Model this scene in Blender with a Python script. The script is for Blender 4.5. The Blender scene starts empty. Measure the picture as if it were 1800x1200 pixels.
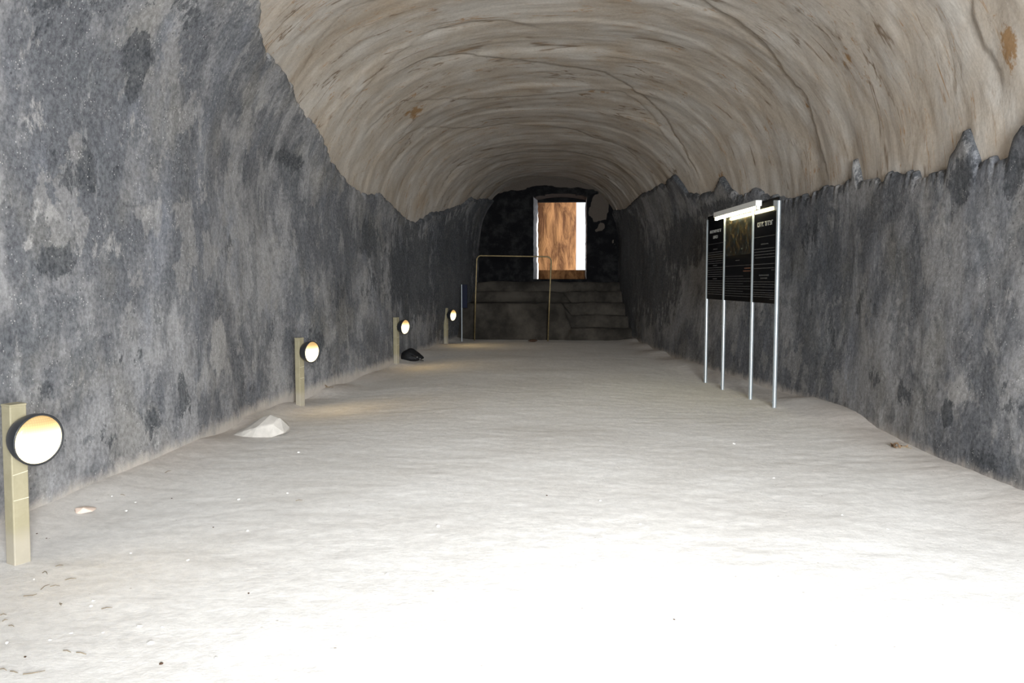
import bpy, bmesh, math, random
import numpy as np
from mathutils import Vector, Matrix

# ------------------------------------------------------------------ scene, camera, light
sc = bpy.context.scene
COL = sc.collection
sc.view_settings.view_transform = 'Standard'
sc.view_settings.look = 'None'
sc.view_settings.gamma = 1.0
sc.view_settings.use_curve_mapping = False
sc.view_settings.exposure = 0.0
sc.cycles.use_denoising = True
sc.cycles.max_bounces = 8
sc.cycles.diffuse_bounces = 3
sc.cycles.sample_clamp_indirect = 6.0

FP = 1459.0                                    # focal length for a 1800 px wide frame
YAW = math.atan(98 / FP)
PITCH = math.atan(105 / FP * math.cos(YAW))
EYE = Vector((0, 0, 1.5))
cd = bpy.data.cameras.new('camera')
cd.sensor_width = 36.0
cd.lens = FP / 1800 * 36
cd.clip_start = 0.05
cam = bpy.data.objects.new('camera', cd)
COL.objects.link(cam)
cam.location = EYE
cam.rotation_euler = (math.pi / 2 - PITCH, 0, YAW)
sc.camera = cam

w = bpy.data.worlds.new('sky')
sc.world = w
w.use_nodes = True
w.node_tree.nodes['Background'].inputs[0].default_value = (0.86, 0.93, 1.0, 1)
w.node_tree.nodes['Background'].inputs[1].default_value = 1.2


def area(name, loc, target, sx, sy, power, col, spread=180):
    l = bpy.data.lights.new(name, 'AREA')
    l.shape = 'RECTANGLE'
    l.size, l.size_y, l.energy, l.color = sx, sy, power, col
    l.spread = math.radians(spread)
    o = bpy.data.objects.new(name, l)
    COL.objects.link(o)
    o.location = loc
    d = Vector(target) - Vector(loc)
    o.rotation_euler = d.to_track_quat('-Z', 'Y').to_euler()
    return o


# daylight falling in through the cave mouth behind the viewer
area('daylight_entrance', (1.6, -2.95, 2.0), (-0.3, 4.2, 0.1), 2.4, 2.2, 1500, (0.93, 0.97, 1.0), 125)
# sunlight on the rock beyond the far doorway
sl = bpy.data.lights.new('sun', 'SUN')
sl.energy = 12.0
sl.angle = math.radians(0.6)
sl.color = (1.0, 0.93, 0.84)
so = bpy.data.objects.new('sun', sl)
COL.objects.link(so)
so.rotation_euler = Vector((-0.9, -0.35, -0.42)).to_track_quat('-Z', 'Y').to_euler()


# ------------------------------------------------------------------ small tools
def tag(o, label=None, cat=None, group=None, kind=None):
    if label: o['label'] = label
    if cat: o['category'] = cat
    if group: o['group'] = group
    if kind: o['kind'] = kind
    return o


def at(px, py, Y):
    """world point seen at a place of the photograph, at depth Y"""
    f = Vector((-math.sin(YAW) * math.cos(PITCH), math.cos(YAW) * math.cos(PITCH), -math.sin(PITCH)))
    r = Vector((math.cos(YAW), math.sin(YAW), 0))
    u = r.cross(f)
    d = f * FP + r * (px - 900) - u * (py - 600)
    return EYE + d * (Y / d.y)


def on_floor(px, py):
    z = 0.0
    for _ in range(8):
        f = at(px, py, 1.0) - EYE
        k = (z - EYE.z) / f.z
        p = EYE + f * k
        z = fz(p.x, p.y)
    return Vector((p.x, p.y, z))


def empty(name, loc, rz=0.0, **kw):
    o = bpy.data.objects.new(name, None)
    COL.objects.link(o)
    o.empty_display_size = 0.1
    o.location = loc
    o.rotation_euler = (0, 0, rz)
    return tag(o, **kw)


def obj(name, bm, mat, parent=None, smooth=False, bevel=0):
    me = bpy.data.meshes.new(name)
    bm.normal_update()
    bm.to_mesh(me)
    bm.free()
    if smooth:
        me.polygons.foreach_set('use_smooth', [True] * len(me.polygons))
    me.materials.append(mat)
    o = bpy.data.objects.new(name, me)
    COL.objects.link(o)
    if parent: o.parent = parent
    if bevel:
        b = o.modifiers.new('bevel', 'BEVEL')
        b.width = bevel
        b.segments = 2
        b.limit_method = 'ANGLE'
    return o


def box(bm, c, s, rot=None):
    M = Matrix.Translation(c)
    if rot is not None: M = M @ rot
    r = bmesh.ops.create_cube(bm, size=1, matrix=M @ Matrix.Diagonal((s[0], s[1], s[2], 1)))
    return r['verts']


def tube(bm, pts, r, n=10, cap=True):
    pts = [Vector(p) for p in pts]
    rs = r if isinstance(r, (list, tuple)) else [r] * len(pts)
    rings = []
    for i, p in enumerate(pts):
        a = pts[max(i - 1, 0)]
        b = pts[min(i + 1, len(pts) - 1)]
        t = (b - a).normalized()
        ref = Vector((0, 0, 1)) if abs(t.z) < 0.8 else Vector((0, 1, 0))
        s = t.cross(ref).normalized()
        q = s.cross(t)
        rings.append([bm.verts.new(p + (s * math.cos(k * 2 * math.pi / n) + q * math.sin(k * 2 * math.pi / n)) * rs[i]) for k in range(n)])
    for a, b in zip(rings, rings[1:]):
        for k in range(n):
            bm.faces.new((a[k], a[(k + 1) % n], b[(k + 1) % n], b[k]))
    if cap:
        bm.faces.new(rings[0][::-1])
        bm.faces.new(rings[-1])


def lathe(bm, prof, axis='x', n=40):
    """prof: (distance along axis, radius)"""
    rings = []
    for a, r in prof:
        ring = []
        for k in range(n):
            c, s = math.cos(k * 2 * math.pi / n), math.sin(k * 2 * math.pi / n)
            ring.append(bm.verts.new((a, r * c, r * s) if axis == 'x' else (r * c, r * s, a)))
        rings.append(ring)
    for a, b in zip(rings, rings[1:]):
        for k in range(n):
            bm.faces.new((a[k], a[(k + 1) % n], b[(k + 1) % n], b[k]))
    bm.faces.new(rings[0][::-1])
    bm.faces.new(rings[-1])
    bmesh.ops.recalc_face_normals(bm, faces=bm.faces)


# numpy value noise (smooth), range about -1..1
def _h(ix, iy, iz):
    n = (ix * 374761393 + iy * 668265263 + iz * 2147483647 + 1274126177) & 0xffffffff
    n = ((n ^ (n >> 13)) * 1274126177) & 0xffffffff
    n = ((n ^ (n >> 15)) * 2246822519) & 0xffffffff
    return ((n ^ (n >> 16)) & 0xffff) / 32767.5 - 1.0


def vn(x, y, seed=0):
    x = np.asarray(x, float); y = np.asarray(y, float)
    ix = np.floor(x).astype(np.int64); iy = np.floor(y).astype(np.int64)
    fx = x - ix; fy = y - iy
    fx = fx * fx * fx * (fx * (fx * 6 - 15) + 10); fy = fy * fy * fy * (fy * (fy * 6 - 15) + 10)
    z = np.full_like(ix, seed * 7919)
    a = _h(ix, iy, z); b = _h(ix + 1, iy, z); c = _h(ix, iy + 1, z); d = _h(ix + 1, iy + 1, z)
    return (a * (1 - fx) + b * fx) * (1 - fy) + (c * (1 - fx) + d * fx) * fy


def fbm(x, y, octv=4, seed=0, gain=0.5):
    s = 0; amp = 1.0; tot = 0
    for k in range(octv):
        s = s + amp * vn(np.asarray(x) * 2 ** k + 17.3 * k, np.asarray(y) * 2 ** k + 5.1 * k, seed + k)
        tot += amp
        amp *= gain
    return s / tot


def grid_mesh(name, P, mat, uv=None, attrs=None, kind='structure', keep=None, flip=False, smooth=True):
    n, m = P.shape[:2]
    idx = np.arange(n * m).reshape(n, m)
    q = np.stack([idx[:-1, :-1], idx[1:, :-1], idx[1:, 1:], idx[:-1, 1:]], -1).reshape(-1, 4)
    if flip: q = q[:, ::-1]
    if keep is not None: q = q[keep.reshape(-1)]
    me = bpy.data.meshes.new(name)
    me.vertices.add(n * m)
    me.vertices.foreach_set('co', P.reshape(-1).astype(np.float32))
    me.loops.add(q.size)
    me.loops.foreach_set('vertex_index', q.reshape(-1).astype(np.int32))
    me.polygons.add(len(q))
    me.polygons.foreach_set('loop_start', (np.arange(len(q)) * 4).astype(np.int32))
    me.polygons.foreach_set('loop_total', np.full(len(q), 4, np.int32))
    me.polygons.foreach_set('use_smooth', np.full(len(q), smooth))
    me.update(calc_edges=True)
    if uv is not None:
        l = me.uv_layers.new(name='uv')
        l.data.foreach_set('uv', uv.reshape(-1, 2)[q.reshape(-1)].reshape(-1).astype(np.float32))
    for k, v in (attrs or {}).items():
        a = me.attributes.new(k, 'FLOAT', 'POINT')
        a.data.foreach_set('value', np.ascontiguousarray(v, dtype=np.float32).reshape(-1))
    me.validate()
    me.materials.append(mat)
    o = bpy.data.objects.new(name, me)
    COL.objects.link(o)
    if kind: o['kind'] = kind
    return o


# ------------------------------------------------------------------ materials
class MT:
    def __init__(s, name, rough=0.9, spec=0.3):
        s.m = bpy.data.materials.new(name)
        s.m.use_nodes = True
        s.t = s.m.node_tree
        s.b = s.t.nodes['Principled BSDF']
        s.b.inputs['Roughness'].default_value = rough
        s.b.inputs['Specular IOR Level'].default_value = spec

    def n(s, typ, **kw):
        nd = s.t.nodes.new(typ)
        for k, v in kw.items():
            if k.startswith('_'): setattr(nd, k[1:], v)
            else:
                nd.inputs[k.replace('_', ' ')].default_value = v
        return nd

    def l(s, a, b): s.t.links.new(a, b)

    def put(s, sock, v):
        if isinstance(v, bpy.types.NodeSocket): s.l(v, sock)
        else: sock.default_value = v

    def coord(s, kind='Object', scale=(1, 1, 1), rot=(0, 0, 0)):
        tc = s.n('ShaderNodeTexCoord')
        mp = s.n('ShaderNodeMapping')
        mp.inputs['Scale'].default_value = scale
        mp.inputs['Rotation'].default_value = rot
        s.l(tc.outputs[kind], mp.inputs['Vector'])
        return mp.outputs[0]

    def noise(s, v, scale, detail=4, rough=0.6, dist=0.0, out=0):
        nd = s.n('ShaderNodeTexNoise', Scale=scale, Detail=detail, Roughness=rough, Distortion=dist)
        s.l(v, nd.inputs['Vector'])
        return nd.outputs[out]

    def ramp(s, v, a, b, lo=0.0, hi=1.0, smooth=True):
        nd = s.n('ShaderNodeMapRange')
        if smooth: nd.interpolation_type = 'SMOOTHSTEP'
        nd.inputs['From Min'].default_value = a
        nd.inputs['From Max'].default_value = b
        nd.inputs['To Min'].default_value = lo
        nd.inputs['To Max'].default_value = hi
        s.l(v, nd.inputs['Value'])
        return nd.outputs[0]

    def math(s, op, a, b=0.0, c=None):
        nd = s.n('ShaderNodeMath', _operation=op)
        s.put(nd.inputs[0], a); s.put(nd.inputs[1], b)
        if c is not None: s.put(nd.inputs[2], c)
        return nd.outputs[0]

    def mix(s, f, a, b, mode='MIX'):
        nd = s.n('ShaderNodeMix', _data_type='RGBA', _blend_type=mode)
        s.put(nd.inputs[0], f)
        for sock, v in ((nd.inputs[6], a), (nd.inputs[7], b)):
            if isinstance(v, tuple): sock.default_value = (*v, 1)
            else: s.l(v, sock)
        return nd.outputs[2]

    def attr(s, name):
        nd = s.n('ShaderNodeAttribute', _attribute_name=name)
        return nd.outputs['Fac']

    def color(s, v):
        if isinstance(v, tuple): s.b.inputs['Base Color'].default_value = (*v, 1)
        else: s.l(v, s.b.inputs['Base Color'])
        return s

    def bump(s, h, strength=0.5, dist=0.02):
        nd = s.n('ShaderNodeBump', Strength=strength, Distance=dist)
        s.l(h, nd.inputs['Height'])
        if s.b.inputs['Normal'].links:
            s.l(s.b.inputs['Normal'].links[0].from_socket, nd.inputs['Normal'])
        s.l(nd.outputs[0], s.b.inputs['Normal'])
        return s


def mat_plaster(name, tone=1.0, streak=0.6):
    m = MT(name, 0.85, 0.25)
    o = m.coord('Object')
    st = m.coord('Object', (1, 1, 0.5), (streak, 0, 0))
    big = m.noise(o, 0.6, 6, 0.62, 0.6)
    mid = m.noise(st, 2.6, 7, 0.68, 0.8)
    fine = m.noise(o, 26, 6, 0.75)
    grit = m.noise(o, 85, 2, 0.6)
    f = m.ramp(m.math('ADD', m.math('MULTIPLY', big, 0.68), m.math('MULTIPLY', mid, 0.32)), 0.435, 0.575)
    dark = (0.122 * tone, 0.127 * tone, 0.143 * tone)
    light = (0.37 * tone, 0.365 * tone, 0.37 * tone)
    c = m.mix(f, dark, light)
    # bluish and brownish drifts
    hue = m.noise(o, 1.3, 3, 0.5, 0.0)
    c = m.mix(m.ramp(hue, 0.5, 0.7, 0, 0.5), c, (0.27 * tone, 0.255 * tone, 0.225 * tone))
    c = m.mix(m.ramp(m.noise(st, 1.1, 4, 0.6), 0.52, 0.68, 0, 0.55), c, (0.24 * tone, 0.255 * tone, 0.295 * tone))
    # smoky blotches with torn edges
    bl = m.noise(m.coord('Object', (1, 1, 0.6), (streak, 0.2, 0)), 2.6, 6, 0.66, 0.4)
    c = m.mix(m.ramp(bl, 0.56, 0.63, 0, 0.42), c, (0.09 * tone, 0.10 * tone, 0.115 * tone))
    c = m.mix(m.ramp(m.noise(st, 3.2, 7, 0.66, 0.3), 0.57, 0.66, 0, 0.55), c, (0.43 * tone, 0.425 * tone, 0.42 * tone))
    # flaked areas with crisp edges: darker undercoat and paler skim
    fl = m.noise(m.coord('Object', (1, 0.8, 0.7), (streak * 0.7, 0.4, 0)), 1.9, 9, 0.66, 0.25)
    c = m.mix(m.ramp(fl, 0.575, 0.592, 0, 0.5), c, (0.115 * tone, 0.125 * tone, 0.14 * tone))
    c = m.mix(m.ramp(fl, 0.425, 0.405, 0, 0.45), c, (0.40 * tone, 0.385 * tone, 0.37 * tone))
    # stain patches (attributes), torn by noise; the dark ones include painted shade
    tear = m.math('SUBTRACT', m.noise(m.coord('Object', (1, 1, 0.6), (streak, 0, 0)), 4.5, 10, 0.78, 0.3), 0.5)
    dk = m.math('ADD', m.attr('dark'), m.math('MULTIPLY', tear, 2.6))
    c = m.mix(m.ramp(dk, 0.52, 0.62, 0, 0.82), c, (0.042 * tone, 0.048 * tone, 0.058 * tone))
    lt = m.math('ADD', m.attr('pale'), m.math('MULTIPLY', tear, -2.4))
    c = m.mix(m.ramp(lt, 0.52, 0.68, 0, 0.75), c, (0.47 * tone, 0.455 * tone, 0.44 * tone))
    # aggregate speckle
    c = m.mix(m.ramp(fine, 0.3, 0.7, 0, 1), m.mix(0.36, c, (0.0, 0.0, 0.0)), m.mix(0.09 * tone, c, (1, 1, 1)))
    vo = m.n('ShaderNodeTexVoronoi', Scale=38.0)
    m.l(o, vo.inputs['Vector'])
    sp = m.math('MULTIPLY', m.ramp(vo.outputs['Distance'], 0.14, 0.24, 1, 0), m.ramp(m.noise(o, 7, 3), 0.5, 0.62))
    c = m.mix(m.math('MULTIPLY', sp, 0.75), c, (0.66 * tone, 0.64 * tone, 0.62 * tone))
    vo2 = m.n('ShaderNodeTexVoronoi', Scale=17.0)
    m.l(o, vo2.inputs['Vector'])
    sp2 = m.math('MULTIPLY', m.ramp(vo2.outputs['Distance'], 0.10, 0.17, 1, 0), m.ramp(m.noise(o, 3, 3), 0.5, 0.6))
    c = m.mix(m.math('MULTIPLY', sp2, 0.7), c, (0.04, 0.04, 0.045))
    # sand dust clinging near the floor
    du = m.math('ADD', m.attr('dust'), m.math('MULTIPLY', tear, 0.9))
    c = m.mix(m.ramp(du, 0.35, 0.75), c, (0.5 * min(1, tone * 1.2), 0.455 * min(1, tone * 1.2), 0.41 * min(1, tone * 1.2)))
    m.color(c)
    m.bump(mid, 0.3, 0.04)
    m.bump(fine, 0.3, 0.010)
    m.bump(grit, 0.35, 0.004)
    return m.m


def mat_end_wall():
    """near-black plaster with bare brown rock showing above the arch line and in one patch"""
    m = MT('near_black_end_wall', 0.9, 0.15)
    o = m.coord('Object')
    n = m.noise(o, 3.0, 8, 0.7)
    c = m.mix(m.ramp(n, 0.45, 0.7), (0.004, 0.004, 0.005), (0.02, 0.02, 0.02))
    b = m.math('ADD', m.attr('bare'), m.math('MULTIPLY', m.math('SUBTRACT', n, 0.5), 0.8))
    c = m.mix(m.ramp(b, 0.45, 0.6), c, (0.085, 0.07, 0.058))
    c = m.mix(m.ramp(m.attr('dark'), 0.5, 0.8), c, (0.004, 0.004, 0.005))
    m.color(c)
    m.bump(n, 0.6, 0.05)
    return m.m


def mat_rock():
    m = MT('bare_limestone', 0.85, 0.2)
    o = m.coord('Object')
    # strata run around the vault: stretched along the section
    uvs = m.coord('UV', (0.36, 0.62, 1))
    uvs2 = m.coord('UV', (0.16, 0.8, 1))
    a = m.noise(uvs, 1.6, 8, 0.62, 1.2)
    b = m.noise(o, 1.4, 5, 0.6, 0.5)
    c = m.mix(m.ramp(b, 0.35, 0.68), (0.47, 0.405, 0.335), (0.56, 0.52, 0.47))
    c = m.mix(m.ramp(a, 0.45, 0.72, 0, 0.4), c, (0.43, 0.36, 0.285))
    c = m.mix(m.ramp(m.noise(o, 0.9, 4), 0.52, 0.72, 0, 0.45), c, (0.40, 0.30, 0.20))
    # thin ochre and grey seams
    for k, (sc_, wd, col, st, off) in enumerate([(1.1, 0.012, (0.18, 0.125, 0.08), 0.9, 0.5), (2.3, 0.011, (0.36, 0.20, 0.08), 0.8, 0.47),
                                                 (3.7, 0.010, (0.22, 0.18, 0.14), 0.55, 0.52)]):
        s_ = m.noise(uvs2, sc_, 6, 0.55, 1.5 + k)
        d = m.math('ABSOLUTE', m.math('SUBTRACT', s_, off))
        gate = m.ramp(m.noise(o, 1.7 + k, 3), 0.45, 0.6)
        c = m.mix(m.math('MULTIPLY', m.math('MULTIPLY', m.ramp(d, 0, wd, 1, 0), gate), st), c, col)
    # surveyed seams and ochre stains
    g = m.noise(o, 6, 6, 0.7)
    c = m.mix(m.math('MULTIPLY', m.ramp(m.attr('seam'), 0.25, 0.9), m.ramp(g, 0.36, 0.56, 0.25, 0.9)), c, (0.19, 0.135, 0.085))
    oc = m.math('ADD', m.attr('ochre'), m.math('MULTIPLY', m.math('SUBTRACT', g, 0.5), 3.2))
    c = m.mix(m.ramp(oc, 0.55, 0.95, 0, 0.85), c, (0.30, 0.165, 0.06))
    fine = m.noise(o, 30, 5, 0.7)
    c = m.mix(m.ramp(fine, 0.3, 0.7), m.mix(0.16, c, (0, 0, 0)), c)
    m.color(c)
    m.bump(a, 0.35, 0.05)
    m.bump(m.noise(m.coord('UV', (0.6, 0.9, 1)), 1.8, 6, 0.5, 0.8), 0.4, 0.04)
    m.bump(fine, 0.25, 0.006)
    return m.m


def mat_sand():
    m = MT('pale_sand', 0.95, 0.1)
    o = m.coord('Object')
    a = m.noise(o, 0.7, 5, 0.6, 0.4)
    c = m.mix(m.ramp(a, 0.35, 0.65), (0.74, 0.715, 0.68), (0.80, 0.78, 0.75))
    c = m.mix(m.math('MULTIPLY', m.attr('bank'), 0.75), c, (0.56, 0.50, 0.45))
    f = m.noise(o, 14, 7, 0.72)
    c = m.mix(m.ramp(f, 0.34, 0.66), m.mix(0.14, c, (0, 0, 0)), c)
    vo = m.n('ShaderNodeTexVoronoi', Scale=30.0)
    m.l(o, vo.inputs['Vector'])
    sp = m.math('MULTIPLY', m.ramp(vo.outputs['Distance'], 0.08, 0.18, 1, 0), m.ramp(m.noise(o, 5, 3), 0.52, 0.62))
    c = m.mix(m.math('MULTIPLY', sp, 0.6), c, (0.85, 0.83, 0.80))
    vo2 = m.n('ShaderNodeTexVoronoi', Scale=11.0)
    m.l(o, vo2.inputs['Vector'])
    sp2 = m.math('MULTIPLY', m.ramp(vo2.outputs['Distance'], 0.04, 0.09, 1, 0), m.ramp(m.noise(o, 2.1, 3), 0.5, 0.6))
    c = m.mix(m.math('MULTIPLY', sp2, 0.7), c, (0.30, 0.25, 0.2))
    m.color(c)
    m.bump(m.noise(m.coord('Object', (0.6, 1.2, 1)), 3.5, 6, 0.65), 0.28, 0.015)
    m.bump(f, 0.5, 0.008)
    m.bump(m.noise(o, 70, 3, 0.6), 0.3, 0.003)
    return m.m


def mat_simple(name, col, rough=0.6, metal=0.0, spec=0.5, var=0.15, scale=20, bump=0.0):
    m = MT(name, rough, spec)
    m.b.inputs['Metallic'].default_value = metal
    o = m.coord('Object')
    n = m.noise(o, scale, 5, 0.65)
    m.color(m.mix(m.ramp(n, 0.3, 0.7), tuple(x * (1 - var) for x in col), tuple(min(1, x * (1 + var)) for x in col)))
    if bump: m.bump(n, bump, 0.01)
    return m.m


def mat_post():
    m = MT('beige_painted_post', 0.5, 0.4)
    o = m.coord('Object')
    n = m.noise(o, 9, 6, 0.7)
    c = m.mix(m.ramp(n, 0.3, 0.7), (0.28, 0.25, 0.16), (0.34, 0.30, 0.20))
    sx = m.n('ShaderNodeSeparateXYZ')
    m.l(m.n('ShaderNodeTexCoord').outputs['Object'], sx.inputs[0])
    h = m.math('ADD', sx.outputs['Z'], m.math('MULTIPLY', m.math('SUBTRACT', n, 0.5), 0.12))
    c = m.mix(m.ramp(h, 0.10, 0.22, 0.55, 0), c, (0.40, 0.36, 0.31))
    m.color(c)
    return m.m


def mat_lamp_glass(k=1.0):
    m = MT('lit_lamp_glass', 0.15, 0.5)
    sx = m.n('ShaderNodeSeparateXYZ')
    m.l(m.n('ShaderNodeTexCoord').outputs['Object'], sx.inputs[0])
    # the bulb burns in the lower half; the ribbed glass spreads it
    z = m.ramp(sx.outputs['Z'], 0.105, 0.0)
    wv = m.n('ShaderNodeTexWave', _bands_direction='Z', Scale=26.0, Distortion=0.0)
    wy = m.n('ShaderNodeTexWave', _bands_direction='Y', Scale=26.0, Distortion=0.0)
    for q in (wv, wy): m.l(m.coord('Object'), q.inputs['Vector'])
    rib = m.math('MULTIPLY', wv.outputs['Fac'], wy.outputs['Fac'])
    em = m.mix(z, (1.0, 0.60, 0.20), (1.0, 0.86, 0.52))
    stg = m.math('ADD', m.math('MULTIPLY', z, 2.2 * k), m.math('MULTIPLY', rib, 0.22))
    m.l(em, m.b.inputs['Emission Color'])
    m.l(m.math('ADD', stg, 0.6 * k), m.b.inputs['Emission Strength'])
    m.color((0.16, 0.13, 0.08))
    return m.m


def mat_emit(name, col, s):
    m = MT(name, 0.4, 0.3)
    m.color((0.8, 0.8, 0.75))
    m.b.inputs['Emission Color'].default_value = (*col, 1)
    m.b.inputs['Emission Strength'].default_value = s
    return m.m


def mat_picture():
    """faded illustration on the middle panel: brown, blue and green blotches"""
    m = MT('printed_picture', 0.13, 0.5)
    o = m.coord('Object')
    n = m.noise(o, 9, 5, 0.7, 0.6)
    c = m.mix(m.ramp(n, 0.48, 0.60), (0.012, 0.012, 0.010), (0.07, 0.045, 0.02))
    c = m.mix(m.ramp(m.noise(o, 13, 4, 0.7, 0.3), 0.56, 0.66), c, (0.03, 0.06, 0.09))
    c = m.mix(m.ramp(m.noise(o, 17, 4, 0.7, 1.0), 0.60, 0.70), c, (0.13, 0.14, 0.10))
    m.color(c)
    return m.m


M_PL = mat_plaster('grey_plaster_blotched', 0.88, 0.55)
M_PR = mat_plaster('grey_plaster_streaked', 0.70, -0.35)
M_PB = mat_end_wall()
M_ROCK = mat_rock()
M_SAND = mat_sand()
M_POST = mat_post()
M_GLASS = mat_lamp_glass()
M_BLACKP = mat_simple('black_plastic', (0.02, 0.022, 0.025), 0.35)
M_ALU = mat_simple('aluminium_pole', (0.38, 0.42, 0.44), 0.38, 0.6, 0.5, 0.03, 3)
M_PANEL = mat_simple('gloss_black_panel', (0.004, 0.004, 0.005), 0.09, 0.0, 0.3, 0.2, 5)
M_PRINT = mat_simple('white_print', (0.32, 0.32, 0.30), 0.4)
M_PRINTD = mat_simple('grey_print', (0.05, 0.052, 0.054), 0.4)
M_RUSTP = mat_simple('orange_print', (0.14, 0.05, 0.02), 0.4)
M_PIC = mat_picture()
M_WHITE = mat_simple('white_enamel', (0.75, 0.75, 0.73), 0.35, 0, 0.5, 0.03)
M_TUBE = mat_emit('lit_fluorescent_tube', (1.0, 0.90, 0.50), 34)
M_PIPE = mat_simple('brass_coloured_pipe', (0.22, 0.17, 0.085), 0.42, 0.5, 0.5, 0.25, 12)
M_NAVY = mat_simple('navy_board', (0.004, 0.006, 0.02), 0.5, 0, 0.1)
M_STONE = mat_simple('pale_stone', (0.47, 0.44, 0.40), 0.9, 0, 0.2, 0.12, 9, 0.5)
M_PINK = mat_simple('pinkish_stone', (0.60, 0.48, 0.40), 0.9, 0, 0.2, 0.12, 14, 0.4)
M_CHALK = mat_simple('chalk_white_stone', (0.78, 0.76, 0.72), 0.9, 0, 0.2, 0.08, 14, 0.4)
M_DARKST = mat_simple('dark_brown_stone', (0.06, 0.035, 0.022), 0.85, 0, 0.2, 0.3, 14, 0.5)
M_TWIG = mat_simple('dry_twig', (0.20, 0.16, 0.11), 0.8, 0, 0.2, 0.3, 30)
M_LEAF = mat_simple('dry_leaf', (0.17, 0.11, 0.065), 0.7, 0, 0.2, 0.4, 30)
M_BAG = mat_simple('black_nylon', (0.006, 0.006, 0.007), 0.6, 0, 0.3, 0.3, 20, 0.2)
M_CHROME = mat_simple('buckle_metal', (0.6, 0.6, 0.6), 0.25, 0.9)
M_TAPE = mat_simple('pale_tape', (0.62, 0.56, 0.42), 0.5)


def mat_ochre():
    m = MT('ochre_rock_face', 0.9, 0.1)
    o = m.coord('Object', (1, 1, 0.35))
    n = m.noise(o, 2.5, 8, 0.7, 0.6)
    c = m.mix(m.ramp(n, 0.38, 0.62), (0.075, 0.030, 0.011), (0.25, 0.125, 0.052))
    m.color(c)
    m.bump(n, 0.8, 0.08)
    return m.m


M_OCHRE = mat_ochre()

# ------------------------------------------------------------------ cave shell
KEY = np.array([
    # Y    XL    XR    XLs   XRs   zs   zc      floor edges, spring edges, spring and crown heights
    [-5, -3.2, 3.2, -3.2, 3.2, 2.2, 4.6], [0, -3.4, 3.3, -3.4, 3.3, 2.2, 4.7], [5, -3.42, 3.15, -3.42, 3.2, 2.2, 4.75],
    [7.5, -3.44, 3.02, -3.45, 3.12, 2.2, 4.75], [9.9, -3.6, 3.0, -3.6, 3.08, 2.2, 4.75], [11.5, -3.5, 2.85, -3.5, 2.95, 2.2, 4.7],
    [13.7, -3.3, 2.4, -3.4, 2.6, 2.2, 4.6], [16.8, -3.2, 2.0, -3.2, 2.15, 2.2, 4.45], [20, -3.05, 1.75, -2.8, 1.75, 2.2, 4.3],
    [23.5, -2.95, 1.6, -2.5, 1.4, 2.3, 4.32], [24.5, -2.95, 1.6, -2.5, 1.4, 2.3, 4.32]])
T0 = 0.2


def key(Y):
    Y = np.asarray(Y, float); ys = KEY[:, 0]
    m = np.gradient(KEY[:, 1:], ys, axis=0)
    i = np.clip(np.searchsorted(ys, Y) - 1, 0, len(ys) - 2)
    h = ys[i + 1] - ys[i]; s = ((Y - ys[i]) / h)[..., None]; h = h[..., None]
    a, b = KEY[i, 1:], KEY[i + 1, 1:]
    return (2 * s**3 - 3 * s**2 + 1) * a + (s**3 - 2 * s**2 + s) * h * m[i] + (-2 * s**3 + 3 * s**2) * b + (s**3 - s**2) * h * m[i + 1]


def base(Y, t):
    K = key(Y); XL, XR, XLs, XRs, zs, zc = [K[..., j] for j in range(6)]
    zf = -0.35; cx = (XLs + XRs) / 2; a = (XRs - XLs) / 2; b = zc - zs
    th = np.pi * (1 - (np.clip(t, T0, 1 - T0) - T0) / (1 - 2 * T0))
    c, s = np.cos(th), np.sin(th)
    x = cx + a * np.sign(c) * np.abs(c) ** 0.8; z = zs + b * np.abs(s) ** 0.8
    wl = np.clip(t / T0, 0, 1); wr = np.clip((1 - t) / T0, 0, 1)
    x = np.where(t < T0, XL + (XLs - XL) * np.sin(wl * np.pi / 2), x); z = np.where(t < T0, zf + (zs - zf) * wl, z)
    x = np.where(t > 1 - T0, XR + (XRs - XR) * np.sin(wr * np.pi / 2), x); z = np.where(t > 1 - T0, zf + (zs - zf) * wr, z)
    return np.stack([x, np.broadcast_to(Y, x.shape), z], -1)


def outward(Y, t):
    e = 2e-3
    dt = base(Y, np.clip(t + e, 0, 1)) - base(Y, np.clip(t - e, 0, 1))
    dy = base(Y + 0.05, t) - base(Y - 0.05, t)
    n = np.cross(dt, dy)
    return n / np.maximum(np.linalg.norm(n, axis=-1, keepdims=True), 1e-9)


def lowf(Y, t):
    s = (t - 0.5) * 15
    return 0.05 * fbm(Y * 0.45, s * 0.45, 3, 11)


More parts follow.
